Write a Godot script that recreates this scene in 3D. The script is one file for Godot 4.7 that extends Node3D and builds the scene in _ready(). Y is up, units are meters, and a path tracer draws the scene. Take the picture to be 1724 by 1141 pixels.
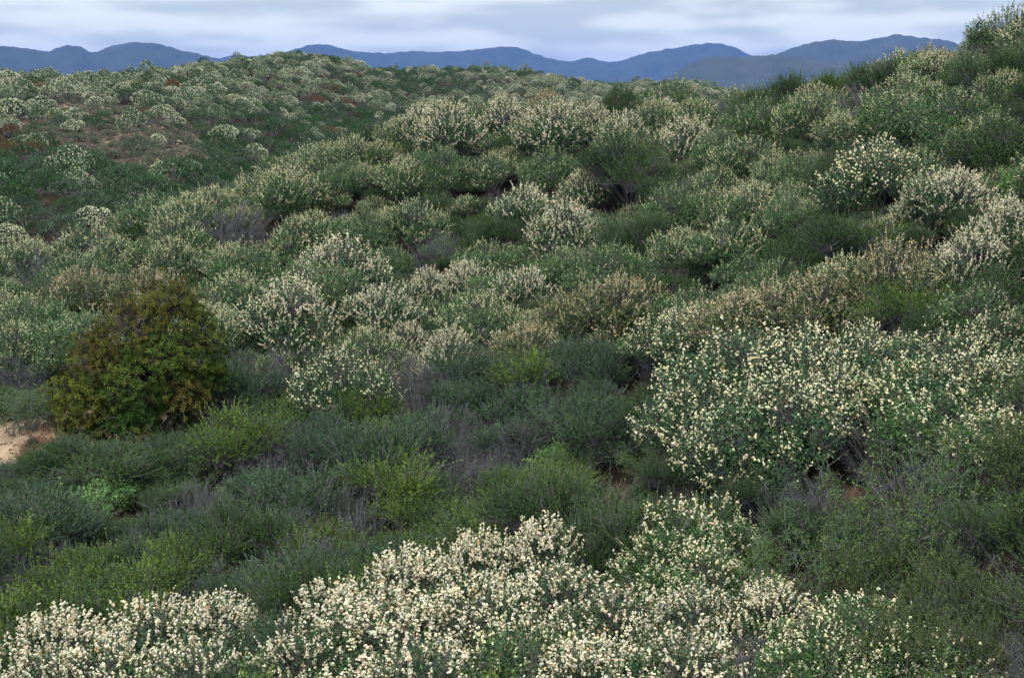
extends Node3D
# Chaparral hillside in bloom under an overcast sky. Metres, y up; the camera stands at the origin of the survey, 10 m above y = 0.

const FOCAL := 2130.0            # lens, in pixels of a 1724 x 1141 frame
const PITCH := 0.19548           # the camera looks 11.2 degrees down
const EYE := Vector3(0, 10, 0)

class Buf:
	var v := PackedVector3Array()
	var c := PackedColorArray()
	var i := PackedInt32Array()

var rng := RandomNumberGenerator.new()
var names := {}
var kit := {}                     # kind -> list of prototypes
var leaf_mat: StandardMaterial3D
var needle_mat: StandardMaterial3D
var blossom_mat: StandardMaterial3D
var bark_mat: StandardMaterial3D
var rock_mat: StandardMaterial3D
var soil_mat: StandardMaterial3D
var placed := []                  # [kind, proto, Vector3, scale, height scale, turn, label, group, u, v]
var scatter := {}                 # mesh -> transforms of the uncounted cover

func _ready() -> void:
	rng.seed = 7
	make_camera()
	make_sky()
	make_sun()
	make_materials()
	fit_terrain()
	make_ground()
	make_mountains()
	make_kit()
	plant_named_shrubs()
	plant_between()
	plant_far_hills()
	build_shrubs()
	make_sumac()
	make_stones()
	build_scatter()

# ---------------------------------------------------------------- camera, sky, sun
func make_camera() -> void:
	var cam := Camera3D.new()
	cam.name = "camera"
	cam.fov = 30.0
	cam.near = 0.1
	cam.far = 40000.0
	cam.position = EYE
	cam.rotation.x = -PITCH
	cam.current = true
	add_child(cam)

func make_sky() -> void:
	var w := 2048
	var h := 1024
	var puff := FastNoiseLite.new()
	puff.seed = 5
	puff.noise_type = FastNoiseLite.TYPE_SIMPLEX_SMOOTH
	puff.frequency = 1.0
	puff.fractal_octaves = 5
	puff.fractal_gain = 0.52
	var px := PackedFloat32Array()
	px.resize(w * h * 3)
	var pale := Vector3(0.50, 0.535, 0.535)
	var grey := Vector3(0.285, 0.325, 0.35)
	for y in h:
		var el := (0.5 - (y + 0.5) / h) * PI
		var se := sin(el)
		var rise := 1.0 + SKY_RISE * clampf(se, 0.0, 1.0)
		for x in w:
			var k := 0.62
			if se > -0.02:
				var az := (x + 0.5) / w * TAU
				var r := cos(el) / (maxf(se, 0.0) + 0.045)
				var n := puff.get_noise_3d(cos(az) * r * 0.33, sin(az) * r * 0.33, 3.0)
				var m := puff.get_noise_3d(cos(az) * 5.5, sin(az) * 5.5, se * 48.0 + 9.0)
				k = smoothstep(0.15, 0.85, 0.56 + n * 0.5 + m * 0.95)
			var c := grey.lerp(pale, k) * rise
			var o := (y * w + x) * 3
			px[o] = c.x
			px[o + 1] = c.y
			px[o + 2] = c.z
	var im := Image.create_from_data(w, h, false, Image.FORMAT_RGBF, px.to_byte_array())
	var sm := PanoramaSkyMaterial.new()
	sm.panorama = ImageTexture.create_from_image(im)
	var sky := Sky.new()
	sky.sky_material = sm
	var e := Environment.new()
	e.background_mode = Environment.BG_SKY
	e.sky = sky
	e.tonemap_mode = Environment.TONE_MAPPER_LINEAR
	e.tonemap_exposure = EXPOSURE
	e.fog_enabled = true
	e.fog_density = HAZE
	e.fog_light_color = Color(0.40, 0.61, 1.0)
	e.sdfgi_enabled = true
	e.ssao_enabled = true
	e.ssil_enabled = true
	var we := WorldEnvironment.new()
	we.name = "surroundings"
	we.environment = e
	add_child(we)

const SKY_RISE := 1.8
const EXPOSURE := 1.82
const HAZE := 0.000064

func make_sun() -> void:
	var s := DirectionalLight3D.new()
	s.name = "veiled_sun"
	s.light_energy = 0.5
	s.light_angular_distance = 14.0
	s.light_color = Color(1.0, 0.96, 0.9)
	s.shadow_enabled = true
	s.rotation = Vector3(deg_to_rad(-58), deg_to_rad(-38), 0)
	add_child(s)

# ---------------------------------------------------------------- materials
func plain(rough: float, through := 0.0) -> StandardMaterial3D:
	var m := StandardMaterial3D.new()
	m.vertex_color_use_as_albedo = true
	m.roughness = rough
	m.metallic_specular = 0.16
	m.cull_mode = BaseMaterial3D.CULL_DISABLED
	if through > 0.0:
		m.backlight_enabled = true
		m.backlight = Color(through, through, through)
	return m

func noise_tex(freq: float, oct: int, ramp: Array, size := 512, sd := 1) -> NoiseTexture2D:
	var n := FastNoiseLite.new()
	n.seed = sd
	n.frequency = freq
	n.fractal_octaves = oct
	var t := NoiseTexture2D.new()
	t.width = size
	t.height = size
	t.seamless = true
	t.noise = n
	if ramp.size():
		var g := Gradient.new()
		g.offsets = PackedFloat32Array(ramp[0])
		g.colors = PackedColorArray(ramp[1])
		t.color_ramp = g
	return t

func make_materials() -> void:
	leaf_mat = plain(0.6, 0.22)
	needle_mat = plain(0.75, 0.2)
	blossom_mat = plain(0.95, 0.3)
	bark_mat = plain(0.9)
	rock_mat = plain(0.92)
	rock_mat.albedo_texture = noise_tex(0.03, 5, [[0.0, 0.45, 0.7, 1.0], [Color(0.55, 0.52, 0.5), Color(0.85, 0.83, 0.8), Color(1, 1, 1), Color(0.9, 0.88, 0.84)]], 512, 11)
	rock_mat.uv1_triplanar = true
	rock_mat.uv1_scale = Vector3(1.3, 1.3, 1.3)
	rock_mat.heightmap_enabled = true
	rock_mat.heightmap_texture = noise_tex(0.04, 5, [], 512, 12)
	rock_mat.heightmap_scale = 3.0
	soil_mat = plain(0.97)
	soil_mat.albedo_texture = noise_tex(0.06, 5, [[0.0, 0.4, 0.62, 1.0], [Color(0.5, 0.47, 0.45), Color(0.8, 0.78, 0.76), Color(1, 1, 1), Color(0.85, 0.82, 0.76)]], 1024, 13)
	soil_mat.uv1_triplanar = true
	soil_mat.uv1_world_triplanar = true
	soil_mat.uv1_scale = Vector3(0.45, 0.45, 0.45)
	soil_mat.heightmap_enabled = true
	soil_mat.heightmap_texture = noise_tex(0.08, 5, [], 1024, 14)
	soil_mat.heightmap_scale = 4.0

# ---------------------------------------------------------------- survey: pixel <-> place, terrain
func ray(u: float, v: float) -> Vector3:
	var x := (u - 862.0) / FOCAL
	var y := (570.5 - v) / FOCAL
	return Vector3(x, y * cos(PITCH) - sin(PITCH), -y * sin(PITCH) - cos(PITCH))

func seen(p: Vector3) -> Vector2:
	var q := p - EYE
	var yc := q.y * cos(PITCH) - q.z * sin(PITCH)
	var zc := q.y * sin(PITCH) + q.z * cos(PITCH)
	zc = minf(zc, -0.01)
	return Vector2(862.0 - FOCAL * q.x / zc, 570.5 + FOCAL * yc / zc)

func azimuth(u: float) -> float:
	return atan((u - 862.0) / FOCAL / cos(PITCH))

var knots := PackedVector2Array()
var weights := PackedFloat64Array()
const GA := 96
const GR := 128
const A0 := -0.75
const A1 := 0.75
const L0 := -0.6
const L1 := 6.85
var table := PackedFloat32Array()

func fit_terrain() -> void:
	# spot heights [u, distance, height below the eye] along sight lines, and [u, v, distance] for the far slopes
	var rows := [
		[0.6, 0, -1.8, 1724, -1.8], [4, 0, -3.9, 862, -3.9, 1724, -3.8], [8, 0, -6.3, 862, -6.1, 1724, -5.7],
		[11, 0, -6.9, 862, -6.7, 1400, -6.0, 1724, -5.6], [16, 0, -7.3, 500, -7.2, 862, -6.9, 1250, -6.1, 1724, -5.1],
		[21, 0, -7.2, 500, -7.0, 862, -6.6, 1250, -5.4, 1724, -3.9], [25, 0, -7.0, 500, -6.6, 862, -6.1, 1250, -4.8, 1600, -3.0, 1724, -2.6],
		[29, 0, -7.1, 500, -6.1, 862, -5.6, 1250, -4.0, 1600, -2.0, 1724, -1.4], [36, 0, -6.8, 500, -5.6, 862, -4.8, 1250, -2.9, 1600, -0.7, 1724, 0.0],
		[60, 0, -10, 290, -9.5, 680, -7, 1030, -5, 1450, -4, 1724, -2], [76, 0, -11, 290, -11, 500, -11, 862, -10, 1450, -8, 1724, -6], [92, 500, -12, 862, -12, 1400, -11],
		[215, 0, -2.5, 120, -1.5, 220, 0.0], [265, 0, -6.0, 300, 1.0, 400, 3.0], [310, 420, 1.5, 530, 3.5, 620, 2.0], [345, 720, 1.0, 850, 1.0, 960, 0.0], [375, 1130, -1.0, 1220, -3.0], [430, 0, -12, 530, -6, 862, -6, 1200, -8, 1724, -14], [900, 0, -40, 862, -40, 1724, -40],
	]
	var spots := [[0, 39, -6.9], [140, 40, -6.5], [290, 43, -5.3], [400, 45, -4.7], [500, 46, -4.0], [680, 48, -2.8], [900, 49, -1.9], [1030, 48, -1.8], [1250, 45, -1.5], [1450, 41, -0.8], [1650, 38, -0.1], [1724, 38, 0.3]]
	for r in rows:
		for k in range(1, r.size(), 2):
			spots.append([r[k], r[0], r[k + 1]])
	for a in [[60, 345, 86], [200, 350, 86], [100, 325, 93], [250, 330, 92], [60, 290, 106], [180, 290, 105], [300, 300, 107],
			[30, 250, 122], [120, 220, 130], [250, 225, 126], [330, 240, 126], [400, 290, 130], [500, 300, 140], [420, 200, 165], [550, 205, 200], [600, 266, 165],
			[680, 205, 212], [620, 155, 238], [700, 155, 262], [790, 172, 262], [950, 165, 275], [1100, 165, 295],
			[0, 150, 172], [100, 149, 172], [200, 146, 182], [300, 133, 200], [400, 120, 222], [460, 113, 242], [530, 98, 262], [600, 112, 268], [660, 136, 275],
			[720, 121, 300], [850, 126, 300], [940, 134, 305], [1040, 158, 315], [1130, 140, 330], [1220, 166, 332], [1350, 190, 335], [1724, 205, 340]]:
		var d := ray(a[0], a[1])
		spots.append([a[0], a[2], d.y * a[2] / Vector2(d.x, d.z).length()])
	var n := spots.size()
	for s in spots:
		knots.append(Vector2(azimuth(s[0]) * 2.2, log(s[1])))
	# thin-plate spline through the spot heights
	var size := n + 3
	var m := []
	for a in size:
		var row := PackedFloat64Array()
		row.resize(size + 1)
		m.append(row)
	for a in n:
		for b in n:
			m[a][b] = plate(knots[a].distance_to(knots[b])) + (0.002 if a == b else 0.0)
		for k in 3:
			var t: float = [1.0, knots[a].x, knots[a].y][k]
			m[a][n + k] = t
			m[n + k][a] = t
		m[a][size] = spots[a][2]
	for col in size:
		var best := col
		for r in range(col, size):
			if absf(m[r][col]) > absf(m[best][col]):
				best = r
		var keep: PackedFloat64Array = m[col]
		m[col] = m[best]
		m[best] = keep
		var top: PackedFloat64Array = m[col]
		for r in range(col + 1, size):
			var row: PackedFloat64Array = m[r]
			var f := row[col] / top[col]
			if f != 0.0:
				for c in range(col, size + 1):
					row[c] -= f * top[c]
				m[r] = row
	weights.resize(size)
	for r in range(size - 1, -1, -1):
		var row: PackedFloat64Array = m[r]
		var s := row[size]
		for c in range(r + 1, size):
			s -= row[c] * weights[c]
		weights[r] = s / row[r]
	table.resize((GA + 1) * (GR + 1))
	for a in GA + 1:
		for r in GR + 1:
			var q := Vector2(lerpf(A0, A1, float(a) / GA), lerpf(L0, L1, float(r) / GR))
			q.x = clampf(q.x, -0.47, 0.47) * 2.2
			var s := weights[n] + weights[n + 1] * q.x + weights[n + 2] * q.y
			for k in n:
				s += weights[k] * plate(q.distance_to(knots[k]))
			table[a * (GR + 1) + r] = s

func plate(r: float) -> float:
	return r * r * log(r) if r > 1e-6 else 0.0

var bumps: FastNoiseLite

func ground_at(x: float, z: float) -> float:
	if bumps == null:
		bumps = FastNoiseLite.new()
		bumps.seed = 21
		bumps.frequency = 0.11
		bumps.fractal_octaves = 3
	var d := sqrt(x * x + z * z)
	var a := atan2(x, -z)
	var ga := clampf((a - A0) / (A1 - A0), 0.0, 0.9999) * GA
	var gr := clampf((log(maxf(d, 0.55)) - L0) / (L1 - L0), 0.0, 0.9999) * GR
	var ia := int(ga)
	var ir := int(gr)
	var fa := ga - ia
	var fr := gr - ir
	var o := ia * (GR + 1) + ir
	var h := lerpf(lerpf(table[o], table[o + 1], fr), lerpf(table[o + GR + 1], table[o + GR + 2], fr), fa)
	if absf(a) > A1:
		var side := (PI - absf(a)) / (PI - A1)
		h = lerpf(-2.0 - 0.02 * minf(d, 900.0), h, smoothstep(0.0, 1.0, side))
	return EYE.y + h + bumps.get_noise_2d(x, z) * clampf(d * 0.010, 0.05, 0.9)

func on_ground(x: float, z: float) -> Vector3:
	return Vector3(x, ground_at(x, z), z)

# ---------------------------------------------------------------- scene helpers
func numbered(called: String) -> String:
	if not names.has(called):
		names[called] = 0
		return called
	names[called] += 1
	return "%s_%03d" % [called, names[called]]

func commit(b: Buf, smooth := false) -> ArrayMesh:
	var a := []
	a.resize(Mesh.ARRAY_MAX)
	a[Mesh.ARRAY_VERTEX] = b.v
	a[Mesh.ARRAY_COLOR] = b.c
	a[Mesh.ARRAY_INDEX] = b.i
	if smooth:
		var nn := PackedVector3Array()
		nn.resize(b.v.size())
		for t in range(0, b.i.size(), 3):
			var n := (b.v[b.i[t + 2]] - b.v[b.i[t]]).cross(b.v[b.i[t + 1]] - b.v[b.i[t]])
			for k in 3:
				nn[b.i[t + k]] += n
		for k in nn.size():
			nn[k] = nn[k].normalized()
		a[Mesh.ARRAY_NORMAL] = nn
	var m := ArrayMesh.new()
	m.add_surface_from_arrays(Mesh.PRIMITIVE_TRIANGLES, a)
	return m

func part(called: String, mesh: Mesh, mat: Material, parent: Node3D, stuff := false) -> MeshInstance3D:
	var o := MeshInstance3D.new()
	o.name = called if parent != self else numbered(called)
	o.mesh = mesh
	o.material_override = mat
	if stuff:
		o.set_meta("kind", "stuff")
	parent.add_child(o, true)
	return o

func tag(o: Node, label: String, category: String, group := "", kind := "") -> void:
	if label:
		o.set_meta("label", label)
	if category:
		o.set_meta("category", category)
	if group:
		o.set_meta("group", group)
	if kind:
		o.set_meta("kind", kind)

# ---------------------------------------------------------------- ground and mountains
func soil_color(x: float, z: float, patch: FastNoiseLite) -> Color:
	var n := patch.get_noise_2d(x * 3.0, z * 3.0) * 0.5 + 0.5
	var c := Color(0.038, 0.032, 0.026).lerp(Color(0.085, 0.069, 0.055), n)
	var sand := sandy(x, z)
	c = c.lerp(Color(0.52, 0.37, 0.27).lerp(Color(0.60, 0.47, 0.34), n), sand)
	var d := sqrt(x * x + z * z)
	if d > 70.0:
		var bare := bare_slope(x, z)
		c = c.lerp(Color(0.125, 0.108, 0.092).lerp(Color(0.22, 0.185, 0.155), n), bare)
	return c

func sandy(x: float, z: float) -> float:
	var p := Vector2(x - SAND.x, z - SAND.z).rotated(0.3)
	var q := Vector2(x - TRAIL.x, z - TRAIL.z)
	return maxf(1.0 - smoothstep(0.8, 1.05, Vector2(p.x / 2.7, p.y / 2.0).length()), 0.28 * (1.0 - smoothstep(0.6, 1.0, Vector2(q.x / 0.5, q.y / 0.8).length())))

func bare_slope(x: float, z: float) -> float:
	var s := seen(Vector3(x, ground_at(x, z), z))
	var d := sqrt(x * x + z * z)
	if d < 95.0 or d > 150.0:
		return 0.0
	var e := Vector2((s.x - 190.0) / 165.0, (s.y - 232.0 - (s.x - 190.0) * 0.10) / 76.0).length()
	return 1.0 - smoothstep(0.75, 1.1, e + bumps.get_noise_2d(x * 3.0, z * 3.0) * 0.25)

const SAND := Vector3(-9.6, 0, -24.6)
const TRAIL := Vector3(1.62, 0, -18.6)

func make_ground() -> void:
	var b := Buf.new()
	var patch := FastNoiseLite.new()
	patch.seed = 31
	patch.frequency = 0.25
	patch.fractal_octaves = 4
	var angles := PackedFloat32Array()
	for k in 281:
		angles.append(-0.62 + 1.24 * k / 280.0)
	for k in range(1, 60):
		angles.append(0.62 + (TAU - 1.24) * k / 60.0)
	var na := angles.size()
	var rings := PackedFloat32Array()
	var r := 0.0
	while r < 26000.0:
		rings.append(r)
		r += clampf(r * 0.028, 0.22, 2500.0) if r < 420.0 else r * 0.12
	for j in rings.size():
		for a in na:
			var x := sin(angles[a]) * rings[j]
			var z := -cos(angles[a]) * rings[j]
			var y := ground_at(x, z)
			if rings[j] > 900.0:
				y = lerpf(y, -60.0, smoothstep(900.0, 3000.0, rings[j]))
			b.v.append(Vector3(x, y, z))
			b.c.append(soil_color(x, z, patch) if rings[j] < 420.0 else Color(0.075, 0.085, 0.055))
	for j in rings.size() - 1:
		for a in na:
			var p := j * na + a
			var q := j * na + (a + 1) % na
			b.i.append_array([p, p + na, q, q, p + na, q + na])
	var g := part("ground", commit(b, true), soil_mat, self)
	tag(g, "", "", "", "structure")

func make_mountains() -> void:
	var specks := [Color(0.03, 0.042, 0.028), Color(0.06, 0.065, 0.042)]
	var granite := [Color(0.035, 0.047, 0.032), Color(0.065, 0.07, 0.05)]
	range_of("distant_mountains", [[-260, 82], [-120, 76], [0, 78], [40, 80], [80, 86], [100, 79], [118, 76], [135, 79], [155, 88], [172, 82], [200, 74], [240, 71], [265, 74], [300, 83], [330, 89], [360, 97], [400, 106], [450, 118], [520, 135]], 6500.0, 1500.0, specks, 0.0, 3)
	range_of("distant_ridge", [[250, 130], [330, 106], [370, 97], [400, 93], [430, 95], [470, 91], [500, 81], [530, 74], [560, 77], [590, 85], [640, 89], [690, 86], [740, 87], [780, 85], [800, 83], [830, 80], [855, 78], [880, 82], [900, 90], [920, 97], [960, 103], [990, 97], [1010, 101], [1030, 104], [1060, 97], [1090, 88], [1130, 81], [1180, 74], [1210, 73], [1240, 80], [1260, 91], [1290, 100], [1340, 112], [1500, 135]], 8500.0, 1800.0, specks, 0.0, 8)
	range_of("granite_mountain", [[1210, 130], [1260, 113], [1300, 95], [1330, 82], [1360, 73], [1385, 68], [1402, 66], [1440, 69], [1470, 66], [1490, 62], [1515, 58], [1540, 62], [1590, 66], [1620, 76], [1724, 84], [1850, 82], [2000, 92]], 6200.0, 1400.0, granite, 0.0, 14)
	range_of("dark_foothill", [[1080, 150], [1140, 122], [1165, 106], [1190, 98], [1215, 95], [1240, 97], [1270, 94], [1310, 93], [1350, 98], [1400, 105], [1500, 116], [1640, 140]], 4600.0, 900.0, granite, 0.0, 19)

func range_of(called: String, crest: Array, dist: float, deep: float, tones: Array, rocky: float, sd: int) -> void:
	var b := Buf.new()
	var rough := FastNoiseLite.new()
	rough.seed = sd
	rough.frequency = 1.0
	rough.fractal_octaves = 5
	rough.fractal_type = FastNoiseLite.FRACTAL_RIDGED
	var dots := FastNoiseLite.new()
	dots.seed = sd + 1
	dots.frequency = 1.0
	dots.fractal_octaves = 4
	var cols := 420
	var lines := 56
	var u0: float = crest[0][0]
	var u1: float = crest[-1][0]
	var base := -60.0
	for c in cols + 1:
		var u := lerpf(u0, u1, float(c) / cols)
		var k := 0
		while k < crest.size() - 2 and crest[k + 1][0] < u:
			k += 1
		var t: float = (u - crest[k][0]) / float(crest[k + 1][0] - crest[k][0])
		var v := cubic_interpolate(crest[k][1], crest[k + 1][1], crest[maxi(k - 1, 0)][1], crest[mini(k + 2, crest.size() - 1)][1], t)
		var d := ray(u, v)
		var flat := Vector2(d.x, d.z)
		var top := EYE.y + d.y * dist / flat.length()
		var dir := flat.normalized()
		for l in lines + 1:
			var s := -1.0 + 1.6 * l / lines
			var far := dist + s * deep
			var x := dir.x * far
			var z := dir.y * far
			var fall := pow(absf(s), 1.15)
			var g := rough.get_noise_2d(x / deep * 2.4, z / deep * 2.4) * 0.5 + 0.5
			var y := lerpf(top, base, clampf(fall, 0.0, 1.0))
			y -= (top - base) * 0.55 * g * clampf(absf(s) * 3.2, 0.0, 1.0) * (1.0 - fall * 0.6)
			y += dots.get_noise_2d(x / 60.0, z / 60.0) * 7.0
			b.v.append(Vector3(x, y, z))
			var n := dots.get_noise_2d(x / 140.0, z / 140.0) * 0.5 + 0.5
			var col: Color = tones[0].lerp(tones[1], n)
			if rocky > 0.0 and dots.get_noise_2d(x / 14.0 + 50.0, z / 14.0) > 0.5 - rocky * 0.5:
				col = col.lerp(Color(0.34, 0.32, 0.29), 0.14)
			b.c.append(col)
	for c in cols:
		for l in lines:
			var p := c * (lines + 1) + l
			b.i.append_array([p, p + 1, p + lines + 1, p + 1, p + lines + 2, p + lines + 1])
	var o := part(called, commit(b, true), bark_mat, self)
	tag(o, "", "", "", "structure")

# ---------------------------------------------------------------- plant pieces
func rdir() -> Vector3:
	var y := rng.randf_range(-1.0, 1.0)
	var a := rng.randf() * TAU
	var r := sqrt(1.0 - y * y)
	return Vector3(cos(a) * r, y, sin(a) * r)

func vary(c: Color, amount: float) -> Color:
	var f := 1.0 + rng.randf_range(-amount, amount)
	return Color(c.r * f * (1.0 + rng.randf_range(-0.1, 0.1)), c.g * f, c.b * f * (1.0 + rng.randf_range(-0.12, 0.12)))

func twig(b: Buf, p: Vector3, q: Vector3, r0: float, r1: float, col: Color) -> void:
	var d := q - p
	var s := d.cross(Vector3(0.31, 0.2, 0.93)).normalized()
	var t := d.cross(s).normalized()
	var o := b.v.size()
	var s2 := s * -0.5 + t * 0.866
	var s3 := s * -0.5 - t * 0.866
	b.v.append_array([p + s * r0, p + s2 * r0, p + s3 * r0, q + s * r1, q + s2 * r1, q + s3 * r1])
	b.c.append_array([col, col, col, col, col, col])
	b.i.append_array([o, o + 1, o + 3, o + 1, o + 4, o + 3, o + 1, o + 2, o + 4, o + 2, o + 5, o + 4, o + 2, o, o + 5, o, o + 3, o + 5])

func leaf(b: Buf, p: Vector3, d: Vector3, side: Vector3, length: float, wide: float, col: Color) -> void:
	var o := b.v.size()
	var mid := p + d * (length * 0.5)
	b.v.append(p)
	b.v.append(mid + side * (wide * 0.5))
	b.v.append(p + d * length)
	b.v.append(mid - side * (wide * 0.5))
	b.c.append(col)
	b.c.append(col)
	b.c.append(col)
	b.c.append(col)
	b.i.append_array([o, o + 1, o + 2, o, o + 2, o + 3])

func needle(b: Buf, p: Vector3, q: Vector3, side: Vector3, col: Color) -> void:
	var o := b.v.size()
	b.v.append(p - side)
	b.v.append(p + side)
	b.v.append(q)
	b.c.append(col)
	b.c.append(col)
	b.c.append(col)
	b.i.append(o)
	b.i.append(o + 1)
	b.i.append(o + 2)

const OCT := [0, 2, 4, 2, 1, 4, 1, 3, 4, 3, 0, 4, 2, 0, 5, 1, 2, 5, 3, 1, 5, 0, 3, 5]

func knob(b: Buf, p: Vector3, r: float, col: Color) -> void:
	var o := b.v.size()
	var j := func() -> float: return r * rng.randf_range(0.75, 1.2)
	var bs := Basis(rdir(), rng.randf() * TAU)
	b.v.append_array([p + bs.x * j.call(), p - bs.x * j.call(), p + bs.y * j.call(), p - bs.y * j.call(), p + bs.z * j.call(), p - bs.z * j.call()])
	b.c.append_array([col, col, col, col, col, col])
	for k in OCT:
		b.i.append(o + k)

# a crown made of several rounded lobes; returns [centre, radius] pairs
func lobes(count: int, wide: float, tall: float) -> Array:
	var out := [[Vector3(rng.randf_range(-0.1, 0.1) * wide, tall * 0.60, rng.randf_range(-0.1, 0.1) * wide), Vector3(wide * 0.58, tall * 0.40, wide * 0.58)]]
	var turn := rng.randf() * TAU
	for k in count:
		var a := turn + TAU * k / count + rng.randf_range(-0.35, 0.35)
		var r := wide * rng.randf_range(0.45, 0.68)
		var y := tall * rng.randf_range(0.36, 0.66)
		var s := rng.randf_range(0.30, 0.44) * wide
		out.append([Vector3(cos(a) * r, y, sin(a) * r), Vector3(s, s * rng.randf_range(0.75, 1.0) * tall / wide / 1.35, s)])
	return out

# [point on the crown's skin, outward direction, lobe number]
func skin(ls: Array, lowest: float) -> Array:
	for attempt in 30:
		var k := rng.randi() % ls.size()
		if rng.randf() < 0.25:
			k = 0
		var n := rdir()
		if n.y < lowest:
			continue
		var c: Vector3 = ls[k][0]
		var r: Vector3 = ls[k][1]
		var p := c + n * r
		var inside := false
		for m in ls.size():
			if m != k:
				var q: Vector3 = (p - ls[m][0]) / ls[m][1]
				if q.length_squared() < 0.80:
					inside = true
					break
		if not inside and p.y > 0.05:
			return [p, (n / r).normalized(), k]
	return [ls[0][0] + Vector3(0, ls[0][1].y, 0), Vector3.UP, 0]

func stems_of(b: Buf, ls: Array, bark: Color, thick: float) -> void:
	for l in ls:
		var foot := Vector3(rng.randf_range(-0.14, 0.14), -0.06, rng.randf_range(-0.14, 0.14))
		var c: Vector3 = l[0]
		var mid := foot.lerp(c, 0.5) + Vector3(rng.randf_range(-0.08, 0.08), -0.06, rng.randf_range(-0.08, 0.08))
		twig(b, foot, mid, thick, thick * 0.7, vary(bark, 0.2))
		twig(b, mid, c, thick * 0.7, thick * 0.4, vary(bark, 0.2))

# a shrub whose shoots end in clusters of small cream flowers
func bloom_shrub(sd: int, o: Dictionary) -> Dictionary:
	rng.seed = sd
	var wide: float = o.get("wide", 1.2)
	var tall: float = o.get("tall", 1.75)
	var ls := lobes(o.get("lobes", 7), wide, tall)
	var st := Buf.new()
	var fo := Buf.new()
	var bl := Buf.new()
	var bark: Color = o.get("bark", Color(0.11, 0.105, 0.108))
	var green: Color = o.get("green", Color(0.07, 0.115, 0.045))
	var cream: Color = o.get("cream", Color(0.74, 0.68, 0.50))
	var bloom: float = o.get("bloom", 1.0)
	var ll: float = o.get("leaf", 0.034)
	var grain: int = o.get("grain", 1)
	stems_of(st, ls, bark, 0.022)
	# how freely each side of the crown flowers
	var rich := []
	for l in ls:
		rich.append(rng.randf_range(0.4, 1.25))
	for k in int(o.get("shoots", 430)):
		var s := skin(ls, -0.45)
		var p: Vector3 = s[0]
		var n: Vector3 = s[1]
		var d := (n * 0.85 + Vector3.UP * 0.7 + rdir() * float(o.get("stray", 0.4))).normalized()
		var length := rng.randf_range(0.26, 0.46)
		var tip := p + d * rng.randf_range(-0.10, 0.12)
		if rng.randf() < 0.11:
			tip += d * rng.randf_range(0.06, 0.2)
		var foot := tip - d * length
		var c: Vector3 = ls[s[2]][0]
		twig(st, foot, tip, 0.0045, 0.002, vary(bark, 0.25))
		if k % 2 == 0:
			twig(st, c.lerp(foot, 0.15) + rdir() * 0.08, foot, 0.009, 0.0045, vary(bark, 0.25))
		var tint := vary(green, 0.28)
		for m in int(o.get("leaves", 13)):
			var q := foot.lerp(tip, rng.randf_range(0.05, 1.0)) + rdir() * 0.018
			var ld := (rdir() + d * 0.5).normalized()
			leaf(fo, q, ld, ld.cross(rdir()).normalized(), ll * rng.randf_range(0.75, 1.3), ll * rng.randf_range(0.42, 0.62), vary(tint, 0.2))
		if rng.randf() < bloom * rich[s[2]]:
			var t := rng.randf_range(0.6, 1.1)
			var gap: float = o.get("gap", 0.042)
			var hue := cream.lerp(o.get("cream2", cream), rng.randf())
			var run := 0.0
			var most: float = length * rng.randf_range(0.25, 0.85) * o.get("spike", 1.0)
			while run < most:
				var q := tip - d * run + rdir() * float(o.get("loose", 0.016))
				var size: float = o.get("knob", 0.021) * rng.randf_range(0.65, 1.25) * (0.8 + 0.3 * run / most)
				size *= pow(rng.randf_range(0.35, 1.15), 0.7) * 1.12
				var hc := vary(hue, 0.13)
				if rng.randf() < 0.05:
					hc = vary(Color(0.42, 0.29, 0.15), 0.2)
				if grain <= 1:
					knob(bl, q, size * 1.1, hc)
				else:
					for g in grain:
						knob(bl, q + rdir() * size * 0.62, size * rng.randf_range(0.5, 0.78), vary(hc, 0.07))
				run += gap * rng.randf_range(0.6, 1.5) / t
	for k in int(o.get("inner", 5200)):
		var l: Array = ls[rng.randi() % ls.size()]
		var p: Vector3 = l[0] + rdir() * l[1] * pow(rng.randf_range(0.2, 1.0), 0.4)
		if p.y < 0.12:
			continue
		var ld := (rdir() + Vector3.UP * 0.2).normalized()
		leaf(fo, p, ld, ld.cross(rdir()).normalized(), 0.034 * rng.randf_range(1.3, 2.2), 0.034 * rng.randf_range(0.8, 1.2), vary(green, 0.3))
	var parts := [["branchwork", commit(st), bark_mat], ["foliage", commit(fo), leaf_mat]]
	if bl.v.size():
		parts.append(["blossom", commit(bl), blossom_mat])
	return {"parts": parts, "wide": 2.0 * wide, "tall": tall}

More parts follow.
